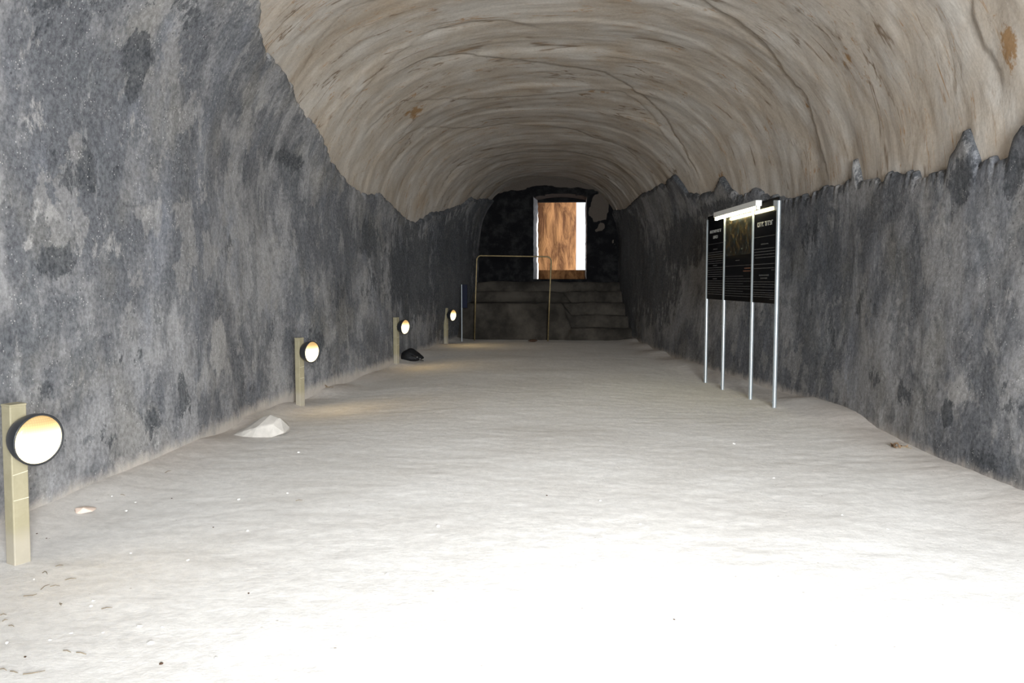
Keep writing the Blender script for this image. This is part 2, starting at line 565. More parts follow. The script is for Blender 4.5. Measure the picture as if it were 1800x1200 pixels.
# where plaster ends and bare rock begins: (Y, section parameter)
EDGE_L = [(-5, .37), (4, .37), (6.2, .355), (7.44, .339), (7.96, .32), (8.42, .313), (8.9, .312), (9.56, .308), (9.92, .301), (10.52, .291), (11.12, .282),
          (11.6, .266), (12.26, .255), (12.66, .248), (13.56, .243), (14.6, .25), (15.2, .25), (15.78, .24), (16.44, .232), (17.26, .232), (17.82, .241),
          (18.14, .254), (18.72, .26), (19.72, .279), (20.34, .294), (20.8, .316), (21.66, .318), (22.5, .33), (23.6, .34)]
EDGE_R = [(-5, .74), (3, .76), (5.2, .762), (6.08, .782), (6.22, .786), (6.3, .792), (6.48, .793), (6.6, .788), (6.72, .791), (6.80, .785), (6.9, .776), (7.04, .776), (7.16, .783),
          (7.26, .7915), (7.44, .790), (7.76, .791), (8.0, .787), (8.4, .785), (8.86, .785), (9.36, .782), (9.44, .767), (9.5, .781), (9.94, .783), (10.58, .779), (10.98, .782),
          (11.56, .78), (12.24, .772), (12.72, .764), (13.2, .768), (13.7, .757), (13.88, .738), (14.1, .744), (14.38, .749), (15.18, .747), (15.76, .737), (16.04, .701),
          (16.4, .704), (16.92, .708), (17.88, .704), (19.26, .697), (21.1, .713), (22.32, .71), (23.6, .70)]
# seams in the vault: points (Y, t), step height, strength
ARCS = [
    ([(11.54, .3), (11.44, .317), (11.36, .344), (11.1, .385), (10.68, .429), (10.66, .459), (10.76, .484), (11.08, .499), (11.36, .512)], .035, .5),
    ([(11.56, .376), (11.6, .406), (11.8, .437), (12.06, .464), (12.42, .491), (12.78, .512), (12.98, .54), (13.48, .573), (14.08, .611), (14.62, .65), (14.94, .7), (14.94, .728)], .06, .8),
    ([(9.54, .54), (9.54, .58), (9.74, .6), (9.84, .626), (9.96, .652), (10.22, .677), (10.2, .698), (10.38, .724), (10.42, .751), (10.3, .775)], .07, .8),
    ([(12.7, .298), (12.68, .343), (12.82, .37), (13.36, .396), (14.02, .438), (14.32, .477), (14.18, .501), (13.96, .537), (13.84, .565), (14.32, .599), (15, .639), (15.3, .68)], -.05, .7),
    ([(14.04, .299), (14.2, .345), (14.5, .365), (15.6, .399), (16.18, .436), (16.24, .472), (16.4, .499), (16.64, .525), (17.04, .557), (17.1, .605), (17.4, .65)], .05, .9),
    ([(6.44, .70), (6.44, .71), (6.54, .723), (6.56, .738), (6.42, .752), (6.38, .763), (6.42, .773)], .05, .8),
    ([(6.04, .70), (6.04, .722), (6.04, .73), (6.02, .738)], .02, .9),
    ([(7.84, .655), (7.84, .663), (7.86, .675), (7.62, .679), (7.24, .687)], .03, .5),
    ([(9.7, .312), (9.74, .326), (9.36, .351), (9.1, .386), (9.2, .412), (9.3, .45)], -.04, .6),
    ([(18.2, .30), (18.0, .36), (18.6, .42), (18.9, .5), (19.0, .56), (18.7, .62), (18.9, .68)], .06, .6),
    ([(20.6, .33), (20.2, .40), (20.8, .48), (20.9, .56), (20.5, .64), (20.8, .69)], -.05, .5),
]
OCHRE = [(6.24, .743, .14, .014, 1.1), (13.48, .373, .30, .014, 1.1), (12.14, .277, .12, .008, .7), (15.6, .39, .15, .02, .6), (14.0, .54, .2, .02, .6), (14.0, .735, .15, .016, .8),
         (10.35, .71, .08, .025, .6), (8.6, .70, .5, .03, .45), (9.4, .335, .1, .03, .5), (16.2, .44, .1, .03, .6), (12.9, .62, .5, .03, .45), (5.6, .74, .2, .02, .5)]


def disp_rock(Y, t):
    s = (t - 0.5) * 15
    w_ = Y + 0.9 * fbm(Y * 0.25, s * 0.16, 3, 3)
    saw = (w_ / 1.15) % 1.0
    saw = np.where(saw < 0.92, saw / 0.92, (1 - saw) / 0.08)
    amp = 0.5 + 0.5 * vn(Y * 0.4 + 9, s * 0.25, 5)
    d = 0.075 + lowf(Y, t) + 0.022 * (saw - 0.5) * amp + 0.028 * fbm(Y * 1.3, s * 0.5, 4, 21) + 0.010 * fbm(Y * 4, s * 1.6, 3, 31)
    seam = np.zeros_like(Y)
    for pts, h, st in ARCS:
        h = -0.45 * h if h > 0 else 0.3 * h
        a = np.array(pts)
        Ya = np.interp(t, a[:, 1], a[:, 0]) + 0.05 * vn(s * 2.2, s * 0 + h * 100, 41) + 0.02 * vn(s * 7, s * 0, 43)
        e = np.clip((t - a[0, 1]) / 0.02, 0, 1) * np.clip((a[-1, 1] - t) / 0.02, 0, 1)
        g = Y - Ya
        prof = np.where(g < 0, np.exp(np.clip(g, -9, 0) / 0.45), 0) if h > 0 else np.where(g > 0, np.exp(-np.clip(g, 0, 9) / 0.45), 0)
        d = d + abs(h) * prof * e
        seam = np.maximum(seam, st * e * np.exp(-(g / 0.028) ** 2) * (0.65 + 0.35 * vn(s * 1.5, s * 0 + 3, 47)))
    return d, seam


Ys = np.concatenate([np.arange(-5, 4.5, 0.25), np.arange(4.5, 12, 0.035), np.arange(12, 23.62, 0.05)])
ts = np.linspace(0.13, 0.87, 281)
YY, TT = np.meshgrid(Ys, ts, indexing='ij')
d, seam = disp_rock(YY, TT)
P = base(YY, TT) + outward(YY, TT) * d[..., None]
och = np.zeros_like(YY)
for y0, t0, ry, rt, st in OCHRE:
    och = np.maximum(och, st * np.exp(-((YY - y0) / ry) ** 2 - ((TT - t0) / rt) ** 2))
UV = np.stack([(TT - 0.5) * 15, YY], -1)
vault = grid_mesh('ceiling', P, M_ROCK, UV, dict(seam=seam, ochre=och))

DARK_L = [(6.22, .262, .22, .014, 1.4), (6.30, .250, .12, .016, 1.4), (7.35, .230, .13, .012, .8), (5.4, .156, .26, .010, .9), (5.7, .203, .55, .013, .7), (10.3, .247, .9, .012, .8),  # stains, plus shade painted high up near the viewer and at the far end
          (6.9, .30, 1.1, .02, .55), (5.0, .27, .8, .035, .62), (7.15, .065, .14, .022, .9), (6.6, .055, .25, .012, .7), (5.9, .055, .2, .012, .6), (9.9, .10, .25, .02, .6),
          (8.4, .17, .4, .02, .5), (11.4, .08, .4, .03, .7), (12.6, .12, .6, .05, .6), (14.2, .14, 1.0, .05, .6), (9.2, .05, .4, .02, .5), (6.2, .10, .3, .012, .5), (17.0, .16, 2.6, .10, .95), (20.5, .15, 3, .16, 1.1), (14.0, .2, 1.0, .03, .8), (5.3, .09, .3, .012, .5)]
PALE_L = [(8.08, .094, .26, .024, 1.5), (5.6, .168, .9, .03, .5), (6.6, .19, .7, .02, .45), (8.25, .072, .28, .014, .6), (5.4, .18, .5, .014, .6), (5.9, .165, .8, .014, .5), (5.2, .215, .3, .016, .6), (7.6, .205, .6, .012, .5),
          (6.5, .225, .4, .012, .5), (12.1, .085, .12, .014, .7), (8.9, .28, .8, .015, .6), (6.6, .04, .5, .01, .5), (5.1, .165, .1, .01, .7), (7.3, .33, .5, .02, .5)]
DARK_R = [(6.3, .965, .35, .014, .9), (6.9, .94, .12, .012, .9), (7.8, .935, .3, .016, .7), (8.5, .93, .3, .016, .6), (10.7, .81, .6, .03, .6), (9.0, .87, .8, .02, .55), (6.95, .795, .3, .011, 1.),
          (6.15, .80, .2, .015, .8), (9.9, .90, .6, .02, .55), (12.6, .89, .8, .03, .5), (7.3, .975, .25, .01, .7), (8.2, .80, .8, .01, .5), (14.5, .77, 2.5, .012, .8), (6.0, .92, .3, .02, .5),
          (16.5, .80, 2.0, .05, .95), (7.3, .91, .3, .01, .5), (9.6, .965, .5, .012, .6), (18.5, .86, 2.5, .09, .95), (21.5, .82, 2.5, .16, 1.1)]  # the wide far-end blobs put the dimness there into the colour
PALE_R = [(6.8, .925, .25, .014, .9), (7.85, .89, .07, .010, .9), (7.2, .82, .8, .012, .6), (7.7, .912, .25, .01, .6), (9.8, .80, .7, .012, .5), (12.8, .82, .5, .02, .5), (8.2, .955, .4, .012, .6),
          (6.2, .87, .5, .02, .5), (15.5, .83, .8, .02, .4), (5.9, .94, .2, .015, .6)]


def plaster_wall(name, side, edge, dark, pale, mat):
    ys = np.concatenate([np.arange(-5, 4, 0.2), np.arange(4, 14, 0.022), np.arange(14, 23.6, 0.035)])
    e = np.array(edge)
    te = np.interp(ys, e[:, 0], e[:, 1])
    te = te + 0.0042 * fbm(ys * 2.6, ys * 0 + side, 4, 61 + side, 0.6) + 0.0016 * vn(ys * 17, ys * 0, 67)
    rows = np.linspace(0, 1, 120)
    YY, RR = np.meshgrid(ys, rows, indexing='ij')
    TE = te[:, None]
    TT = RR * TE if side < 0 else 1 - RR * (1 - TE)
    s = (TT - 0.5) * 15
    e_m = np.abs(TE - TT) * 15
    D = lowf(YY, TT) - 0.005 + 0.014 * fbm(YY * 1.6, s * 1.2, 4, 71) + 0.004 * fbm(YY * 9, s * 9, 3, 75)
    D = D + 0.02 * np.exp(-(e_m / 0.05) ** 2)
    dk = np.zeros_like(YY); pl = np.zeros_like(YY)
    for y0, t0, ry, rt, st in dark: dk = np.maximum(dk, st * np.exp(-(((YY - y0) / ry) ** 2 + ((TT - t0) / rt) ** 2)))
    for y0, t0, ry, rt, st in pale: pl = np.maximum(pl, st * np.exp(-(((YY - y0) / ry) ** 2 + ((TT - t0) / rt) ** 2)))
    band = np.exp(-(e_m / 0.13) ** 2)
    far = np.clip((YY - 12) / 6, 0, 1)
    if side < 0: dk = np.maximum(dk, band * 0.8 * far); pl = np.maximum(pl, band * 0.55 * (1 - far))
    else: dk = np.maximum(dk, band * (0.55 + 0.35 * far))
    B = base(YY, TT); O = outward(YY, TT)
    P = B + O * D[..., None]
    dust = np.clip(1.0 - (P[..., 2] + 0.02) / 0.30, 0, 1) * 0.8
    # rim that turns back into the rock
    extra = []
    for k, (dd, tt) in enumerate([(0.03, 0.0006), (0.10, 0.0010), (0.22, 0.0006)]):
        T2 = te + (tt if side < 0 else -tt)
        extra.append(base(ys, T2) + outward(ys, T2) * (D[:, -1] + dd)[:, None])
    P = np.concatenate([P, np.stack(extra, 1)], 1)
    pad = lambda a: np.concatenate([a, np.repeat(a[:, -1:], 3, 1)], 1)
    return grid_mesh(name, P, mat, np.stack([pad(s), pad(YY)], -1), dict(dark=pad(dk), pale=pad(pl), dust=pad(dust)))


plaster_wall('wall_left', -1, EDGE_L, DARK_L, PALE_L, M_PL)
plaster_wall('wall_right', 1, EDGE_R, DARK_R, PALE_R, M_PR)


# ------------------------------------------------------------------ floor
def fzn(x, y):
    x = np.asarray(x, float); y = np.asarray(y, float)
    K = key(y)
    dl = np.clip(x - K[..., 0], 0, 9); dr = np.clip(K[..., 1] - x, 0, 9)
    bank = 0.07 * np.exp(-(dl / 0.28) ** 2) + 0.07 * np.exp(-(dr / 0.35) ** 2)
    bank = bank * (0.7 + 0.6 * vn(y * 1.1, x * 0 + np.sign(x) * 3, 81))
    dip = -0.10 * np.exp(-(((x + 3.4) / 1.3) ** 2)) * np.clip((y - 7.5) / 2.2, 0, 1) * np.clip((18 - y) / 3, 0, 1)
    rise = 0.05 * np.exp(-((x - 2.7) / 0.6) ** 2 - ((y - 9.3) / 1.6) ** 2) - 0.04 * np.exp(-((x - 2.1) / 0.6) ** 2 - ((y - 12.9) / 1.3) ** 2)
    return bank + dip + rise + 0.012 * fbm(x * 0.8, y * 0.8, 3, 85)


def fz(x, y): return float(fzn(x, y))


ys = np.concatenate([np.arange(-5.5, 2, 0.25), np.arange(2, 12, 0.04), np.arange(12, 22.5, 0.07)])
us = np.linspace(0, 1, 190)
YY, UU = np.meshgrid(ys, us, indexing='ij')
K = key(YY)
XX = (K[..., 0] - 0.25) + UU * (K[..., 1] - K[..., 0] + 0.5)
ZZ = fzn(XX, YY) + 0.004 * fbm(XX * 6, YY * 9, 4, 91)
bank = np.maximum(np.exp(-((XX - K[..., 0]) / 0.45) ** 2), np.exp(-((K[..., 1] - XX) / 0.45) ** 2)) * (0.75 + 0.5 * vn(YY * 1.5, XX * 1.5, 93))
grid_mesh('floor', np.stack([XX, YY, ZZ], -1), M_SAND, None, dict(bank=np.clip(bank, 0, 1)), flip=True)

# ------------------------------------------------------------------ end wall with the doorway, steps, rock outside
DX0, DX1, DZ0, DZ1 = -0.97, 0.52, 1.58, 3.86
xs = np.unique(np.concatenate([np.linspace(-3.3, 2.2, 111), [DX0, DX1]]))
zs = np.unique(np.concatenate([np.linspace(-0.3, 5.0, 107), [DZ0, DZ1]]))
XX, ZZ = np.meshgrid(xs, zs, indexing='ij')
inside = lambda x, z: (x > DX0 - 1e-6) & (x < DX1 + 1e-6) & (z > DZ0 - 1e-6) & (z < DZ1 + 0.1 * np.clip(1 - ((x + .22) / .75) ** 2, 0, 1) + 1e-6)
xm = (XX[:-1, :-1] + XX[1:, 1:]) / 2; zm = (ZZ[:-1, :-1] + ZZ[1:, 1:]) / 2
keep = ~inside(xm, zm)
near_door = (XX > DX0 - .12) & (XX < DX1 + .12) & (ZZ > DZ0 - .12) & (ZZ < DZ1 + .2)
YB = 23.45 + 0.05 * fbm(XX * 1.1, ZZ * 1.1, 4, 101) * np.where(near_door, 0.3, 1)
rr = (1 + .75 * fbm(XX * 3.1, ZZ * 3.1, 3, 151)) * np.hypot((XX - .90) / .24, (ZZ - 3.50) / .38)
pale = np.exp(-rr ** 2) * 1.2
dk = np.exp(-((rr - 1.25) / .22) ** 2) * 1.1
zz_arch = 4.12 - 0.33 * ((XX + 0.5) / 1.9) ** 2
zz_arch = zz_arch + 0.05 * vn(XX * 3, ZZ * 0, 140)
bare = np.maximum(np.clip((ZZ - zz_arch - 0.02) / 0.03, 0, 1), np.clip((1.15 - rr) / 0.2, 0, 1))
wb = grid_mesh('wall_back', np.stack([XX, YB, ZZ], -1), M_PB, None, dict(dark=dk, pale=0 * pale, dust=0 * XX, bare=bare), keep=keep)

bm = bmesh.new()     # doorway reveal: two splayed jambs, head and sill of rough blocks
random.seed(5)


def rough_strip(bm, a0, a1, b0, b1, n, jit):
    """a rough-edged strip between the lines a0-a1 (inner edge) and b0-b1 (outer edge)"""
    prev = None
    for i in range(n + 1):
        k = i / n
        a = a0.lerp(a1, k); b = b0.lerp(b1, k)
        j = Vector((random.uniform(-jit, jit), 0, 0))
        m_ = a.lerp(b, 0.5) + j
        cur = [bm.verts.new(a + j * 0.4), bm.verts.new(m_), bm.verts.new(b + j)]
        if prev:
            for q in range(2): bm.faces.new((prev[q], prev[q + 1], cur[q + 1], cur[q]))
        prev = cur


V = Vector
YI, YO = 23.4, 24.5
rough_strip(bm, V((DX0, YI, DZ0)), V((DX0, YI, DZ1 + .02)), V((DX0 + .10, YO, DZ0)), V((DX0 + .085, YO, DZ1 + .02)), 26, 0.012)
rough_strip(bm, V((DX1, YI, DZ0)), V((DX1, YI, DZ1 + .02)), V((DX1 - .01, YO, DZ0)), V((DX1 - .01, YO, DZ1 + .02)), 20, 0.022)
M_JAMB = mat_simple('pale_jamb_stone', (0.52, 0.52, 0.54), 0.85, 0, 0.2, 0.25, 6, 0.5)
door = obj('door_1', bm, M_JAMB)
door['kind'] = 'structure'
bm = bmesh.new()
for i in range(12):    # arched head
    xa, xb = DX0 + (DX1 - DX0) * i / 12, DX0 + (DX1 - DX0) * (i + 1) / 12
    f = lambda x: DZ1 + 0.1 * max(0, 1 - ((x + .22) / .75) ** 2)
    bm.faces.new([bm.verts.new(p) for p in ((xa, YI, f(xa)), (xb, YI, f(xb)), (xb, YO, f(xb)), (xa, YO, f(xa)))])
bm.faces.new([bm.verts.new(p) for p in ((DX0, YI, DZ0), (DX1, YI, DZ0), (DX1, YO, DZ0), (DX0, YO, DZ0))])
M_HEAD = mat_simple('dark_lintel', (0.05, 0.035, 0.028), 0.9, 0, 0.2, 0.3, 6, 0.5)  # head and sill far darker than the jambs
hd = obj('trim_2', bm, M_HEAD)
hd['kind'] = 'structure'
# outer face of the end wall, so no light leaks around the doorway
bm = bmesh.new()
for (x0, x1, z0, z1) in ((-4.5, DX0 + .03, -1, 6), (DX1 - .005, 4, -1, 6), (DX0 + .03, DX1, -1, DZ0 + .0), (DX0 + .03, DX1, DZ1 - .03, 6)):
    box(bm, ((x0 + x1) / 2, YO + .12, (z0 + z1) / 2), (x1 - x0, .24, z1 - z0))
o = obj('wall_outer', bm, M_PB)
o['kind'] = 'structure'
bm = bmesh.new()
box(bm, (-0.22, 24.95, 1.25), (1.8, .5, 1.20))
o = obj('trim_1', bm, M_OCHRE, bevel=.02)
o['kind'] = 'structure'

# rock face outside the doorway: it runs back and away, and ends at the open sky on the right
n1, n2 = 60, 90
A, Z = np.meshgrid(np.linspace(0, 1, n1), np.linspace(-0.5, 5.6, n2), indexing='ij')
X = -2.6 + A * 2.86
Y = 26.0 + 1.9 * A ** 2.2 + 0.12 * fbm(X * 1.3, Z * 0.6, 4, 111)
R = np.stack([X, Y, Z], -1)
Xe = np.stack([X[-1] + .02 + 0 * Z[-1], Y[-1] + 1.2, Z[-1]], -1)[None]
grid_mesh('wall_courtyard', np.concatenate([R, Xe], 0), M_OCHRE, None, flip=False)

bm = bmesh.new()     # unseen blocks added over the court's left half, to shade the ochre face
box(bm, (-1.75, 26.4, 4.75), (2.7, 3.4, .7))
box(bm, (-2.9, 26.2, 2.2), (.6, 3.2, 5.4))
o = obj('wall_shade_blocker', bm, M_OCHRE, bevel=.08)
o['kind'] = 'structure'

# steps up to the doorway
xs = np.linspace(-3.05, 1.72, 150)
ysv = []
for y0 in (21.35, 21.85, 22.35, 22.85, 23.15):
    ysv += [y0 - .03, y0 - .012, y0 + .012, y0 + .03]
ysv = np.unique(np.concatenate([np.linspace(20.9, 23.7, 57), ysv]))
XX, YY = np.meshgrid(xs, ysv, indexing='ij')


def stepz(x, y):
    yy = y + 0.06 * fbm(x * 1.3, y * 0 + 1, 3, 121)
    z = np.full_like(x, -0.15)
    for y0, z1 in ((21.35, .30), (21.85, .62), (22.35, .95), (22.85, 1.25), (23.15, 1.50)):
        e = np.clip((yy - y0) / 0.035, 0, 1)
        z = z * (1 - e) + z1 * e
    zl = np.full_like(x, -0.15)      # left half: one tall smoothed block below the upper ledges
    for y0, z1 in ((21.45, .94), (22.7, 1.22), (23.15, 1.50)):
        e = np.clip((yy - y0) / 0.10, 0, 1)
        zl = zl * (1 - e) + z1 * e
    k = np.clip((x + 0.15) / 0.25, 0, 1)
    return zl * (1 - k) + z * k + 0.035 * fbm(x * 1.5, y * 1.5, 4, 125)


ZZ = stepz(XX, YY)
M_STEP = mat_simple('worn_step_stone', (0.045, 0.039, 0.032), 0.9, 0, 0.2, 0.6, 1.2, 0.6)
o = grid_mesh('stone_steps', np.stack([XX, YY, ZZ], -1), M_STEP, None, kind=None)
tag(o, 'wide flight of worn stone steps climbing to the lit doorway at the far end', 'steps')

# front wall behind the viewer, with the cave mouth that lets the daylight in
bm = bmesh.new()
for (x0, x1, z0, z1) in ((-4.2, .42, -.4, 5.3), (2.5, 4.2, -.4, 5.3), (.42, 2.5, 3.0, 5.3), (.42, 2.5, -.4, .05)):
    box(bm, ((x0 + x1) / 2, -1.6, (z0 + z1) / 2), (x1 - x0, .25, z1 - z0))
o = obj('wall_front', bm, M_PL)
o['kind'] = 'structure'


# ------------------------------------------------------------------ ground lamps along the left wall
def make_lamp():
    r = empty('ground_lamp', (0, 0, 0))
    bm = bmesh.new()
    box(bm, (0, 0, .85 / 2 - .1), (.076, .090, 1.05))
    obj('post', bm, M_POST, r, bevel=.006)
    bm = bmesh.new()
    box(bm, (0, 0, .853), (.078, .092, .012))
    obj('post_cap', bm, M_POST, r, bevel=.003)
    for z in (.35, .49):
        bm = bmesh.new()
        box(bm, (.0388, 0.0, z), (.0016, .082, .004), Matrix.Rotation(.12 if z > .4 else .03, 4, 'X'))
        obj('tape_seam', bm, M_TAPE, r)
    bm = bmesh.new()
    tube(bm, [(.03, 0, .70), (.085, 0, .70)], .028, 14)
    obj('mount', bm, M_BLACKP, r, smooth=False)
    bm = bmesh.new()
    lathe(bm, [(.072, .045), (.078, .080), (.105, .112), (.150, .130), (.196, .137), (.206, .137), (.208, .130), (.200, .126)])
    h = obj('lamp_housing', bm, M_BLACKP, r, smooth=True)
    h.location = (0, 0, .70)
    bm = bmesh.new()
    lathe(bm, [(.196, .127)] + [(.200 + .035 * math.sin(a), .126 * math.cos(a)) for a in np.linspace(0, 1.45, 12)] + [(.2352, .004)])
    g = obj('lamp_glass', bm, M_GLASS, r, smooth=True)
    g['label'] = 'glowing warm yellow ribbed glass'
    g.location = (0, 0, .70)
    for o in (h, g): o.rotation_euler = (0, math.radians(4), 0)
    return r


def copy_tree(o, parent=None):
    c = o.copy()
    COL.objects.link(c)
    if parent: c.parent = parent
    for ch in list(o.children): copy_tree(ch, c)
    return c


posts = [(33, 988, 4.43, 'beige post lamp nearest the viewer, at the left edge of the floor'),
         (528, 712, 10.1, 'beige post lamp just beyond the big pale stone by the left wall'),
         (697, 641, 14.7, 'beige post lamp with the black bag lying at its foot'),
         (784, 604, 19.6, 'beige post lamp farthest away, closest to the navy sign and bent pipe rail')]
lamp0 = make_lamp()
GROUP = 'ground lamps along the left wall'
for i, (px, py, Y, lab) in enumerate(posts):
    p = on_floor(px, py)
    r = lamp0 if i == 0 else copy_tree(lamp0)
    r.location = p
    a = math.radians(-23)
    r.rotation_euler = (0, math.radians(1.0) if i == 0 else 0, a)
    tag(r, lab, 'lamp', GROUP)
    l = bpy.data.lights.new('lamp_bulb', 'AREA')
    l.shape = 'DISK'
    l.size = .2
    l.energy = (1.0, 3.0, 3.0, 3.5)[i]
    l.color = (1.0, .68, .28)
    lo = bpy.data.objects.new('lamp_bulb', l)
    COL.objects.link(lo)
    lo.parent = r
    lo.location = (.245, 0, .70)
    lo.rotation_euler = V((1, 0, -.35)).to_track_quat('-Z', 'Y').to_euler()

# ------------------------------------------------------------------ information board on four poles
yD, yA = 9.8, 12.78
slope = -0.103
sx = lambda y: 2.412 + slope * (y - 9.8)
ang = math.atan2(1, slope) # direction of the board, near to far
Ld = math.hypot(1, slope)
sign = empty('information_board', (sx(yD), yD, fz(sx(yD), yD)), ang,
             label='triple black information board with white writing on four aluminium poles, lit by a tube', cat='sign')
gz = sign.location.z
U = lambda y: (y - yD) * Ld      # local x; local +y points into the hall (-X)
ups = [U(9.8), U(10.66), U(11.88), U(12.78)]
for k, u in enumerate(ups):
    bm = bmesh.new()
    y = yD + u / Ld
    zb = fz(sx(y), y) - gz - .08
    zt = 2.43 - gz
    tube(bm, [(u, 0, zb), (u, 0, zt)], .0255, 18)
    tube(bm, [(u, .024, zb + .14), (u, .031, zb + .14)], .006, 8)
    obj('pole', bm, M_ALU, sign, smooth=False)
rng = random.Random(3)


def glyph(bm, x, z, h, wd, th, y=.0125):
    """a squarish letter of two or three strokes"""
    k = rng.randrange(6)
    def s(cx, cz, ww, hh): box(bm, (x + cx, y, z + cz), (ww, .0016, hh))
    if k != 5: s(wd / 2, h - th / 2, wd, th)
    if k in (0, 1, 3, 4): s(wd - th / 2, h / 2, th, h)
    if k in (0, 2, 5): s(th / 2, h * .45, th, h * .9)
    if k in (0, 1, 5): s(wd / 2, th / 2, wd, th)
    if k == 5: s(wd - th / 2, h * .7, th, h * .6)


def line(bm, x0, x1, z, h, y=.0125):
    """one line of small print as a row of words"""
    x = x0
    while x < x1 - .01:
        wl_ = min(rng.uniform(.018, .07), x1 - x)
        box(bm, (x + wl_ / 2, y, z), (wl_, .0014, h * rng.uniform(.75, 1.0)))
        x += wl_ + .010


zb, zt = 1.245 - gz, 2.475 - gz
for k in range(3):
    u0, u1 = ups[k], ups[k + 1]
    ur = u0 - .0 if k else u0 + .0
    bm = bmesh.new()
    c = (u0 + u1) / 2
    box(bm, (c, 0, (zb + zt) / 2), (u1 - u0 - .006, .018, zt - zb))
    pn = obj('panel', bm, M_PANEL, sign)
    pn['label'] = ['panel nearest the viewer, heading over rows of small writing', 'wide middle panel with a dark picture', 'panel farthest from the viewer, two line heading'][k]
    # local x grows away from the viewer; print faces local +y
    bm = bmesh.new()
    a0, a1 = u0 + .06, u1 - .06
    if k == 0:
        x = c + .27
        for g in range(9):
            glyph(bm, x - .052, zt - .305, .055, .042, .011)
            x -= .058
            if g in (3,): x -= .03
        obj('heading', bm, M_PRINT, pn)
        bm = bmesh.new()
        box(bm, (c, .0125, zt - .43), (a1 - a0, .0014, .006))
        line(bm, c - .12, c + .12, zt - .52, .016)
        for q in (.575, .61, .645, .68): line(bm, a0, a1 if q < .67 else a1 - .05, zt - q, .010)
        for q in (.76, .81): line(bm, a0, a1, zt - q, .010)
        line(bm, a0, a0 + .1, zt - .835, .010)
        line(bm, c - .17, c + .17, zt - .895, .018); line(bm, c - .12, c + .12, zt - .93, .018)
        for q in (.975, 1.005, 1.035, 1.075, 1.105, 1.13, 1.155): line(bm, a0, a1, zt - q, .009)
        line(bm, a0, a0 + .15, zt - 1.18, .009)
        obj('small_print', bm, M_PRINTD, pn)
    elif k == 2:
        x = c + .30
        for g in range(13):
            glyph(bm, x - .04, zt - .26, .042, .034, .009)
            x -= .045
        x = c + .12
        for g in range(5):
            glyph(bm, x - .04, zt - .345, .042, .034, .009)
            x -= .045
        obj('heading', bm, M_PRINT, pn)
        bm = bmesh.new()
        box(bm, (c, .0125, zt - .42), (a1 - a0, .0014, .006))
        line(bm, c - .1, c + .1, zt - .50, .014)
        for q in range(20):
            if q in (6, 12): line(bm, c - .1, c + .1, zt - .545 - q * .032, .014)
            else: line(bm, a0, a1, zt - .545 - q * .032, .009)
        obj('small_print', bm, M_PRINTD, pn)
    else:
        box(bm, (c, .0102, zt - .36), (u1 - u0 - .16, .003, .52))
        obj('picture', bm, M_PIC, pn)
        bm = bmesh.new()
        box(bm, (c, .0125, zt - .76), (a1 - a0, .0014, .006))
        line(bm, c - .08, c + .08, zt - .69, .010)
        for q in range(9): line(bm, a0 + (.0 if q % 3 else .3), a1, zt - .90 - q * .033, .006)
        obj('small_print', bm, M_PRINTD, pn)
        bm = bmesh.new()
        line(bm, a0, a0 + .25, zt - .80, .014); line(bm, a0, a0 + .3, zt - .835, .014)
        o = obj('caption', bm, M_RUSTP, pn)
        o['label'] = 'orange caption line'

# fluorescent batten clamped to the two middle poles
fx0, fx1 = U(10.15), U(11.95)
bm = bmesh.new()
box(bm, ((fx0 + fx1) / 2, .115, 2.435 - gz), (fx1 - fx0, .075, .07))
hs = obj('lamp_housing', bm, M_WHITE, sign, bevel=.005)
hs['label'] = 'long white tube light housing'
bm = bmesh.new()
tube(bm, [(fx0 + .035, .118, 2.378 - gz), (fx1 - .035, .118, 2.378 - gz)], .015, 14)
obj('fluorescent_tube', bm, M_TUBE, hs)
for fx in (fx0 + .018, fx1 - .018):
    bm = bmesh.new()
    box(bm, (fx, .118, 2.385 - gz), (.03, .045, .055))
    obj('tube_holder', bm, M_WHITE, hs, bevel=.003)
for u in ups[1:3]:
    bm = bmesh.new()
    box(bm, (u, .055, 2.425 - gz), (.03, .11, .03))
    obj('bracket', bm, M_ALU, hs, bevel=.003)

# ------------------------------------------------------------------ pipe rail in front of the steps
pa, pb = at(834, 592, 21.05), at(963, 598, 21.0)
ta, tb = at(838, 449, 21.05), at(969, 451, 21.0)
pts = [pa - V((0, 0, .1)), pa.lerp(ta, .5), ta - V((0, 0, .12))]
for k in range(1, 7):
    q = k / 7 * math.pi / 2
    pts.append(ta + V((.12 - .12 * math.cos(q), 0, -.12 + .12 * math.sin(q))))
for k in range(0, 7):
    q = k / 7 * math.pi / 2
    pts.append(tb + V((-.12 + .12 * math.sin(q), 0, -.12 + .12 * math.cos(q))))
pts += [tb - V((0, 0, .12)), pb.lerp(tb, .5), pb - V((0, 0, .12))]
bm = bmesh.new()
tube(bm, pts, .018, 12)
o = obj('pipe_rail', bm, M_PIPE, smooth=True)
tag(o, 'thin bent brass coloured pipe rail standing like a gate before the steps', 'rail')

# ------------------------------------------------------------------ narrow navy sign on a thin pole
p = at(812, 598, 20.6)
r = empty('sign_post', p, 0, label='narrow navy blue board on a thin metal pole beyond the farthest lamp', cat='sign')
bm = bmesh.new()
top = at(814, 500, 20.6) - p
tube(bm, [(0, 0, -.1), (0, 0, top.z)], .016, 10)
obj('pole', bm, M_ALU, r)
bm = bmesh.new()
box(bm, (.075, 0, top.z - .29), (.13, .04, .58))
obj('board', bm, M_NAVY, r, bevel=.006)


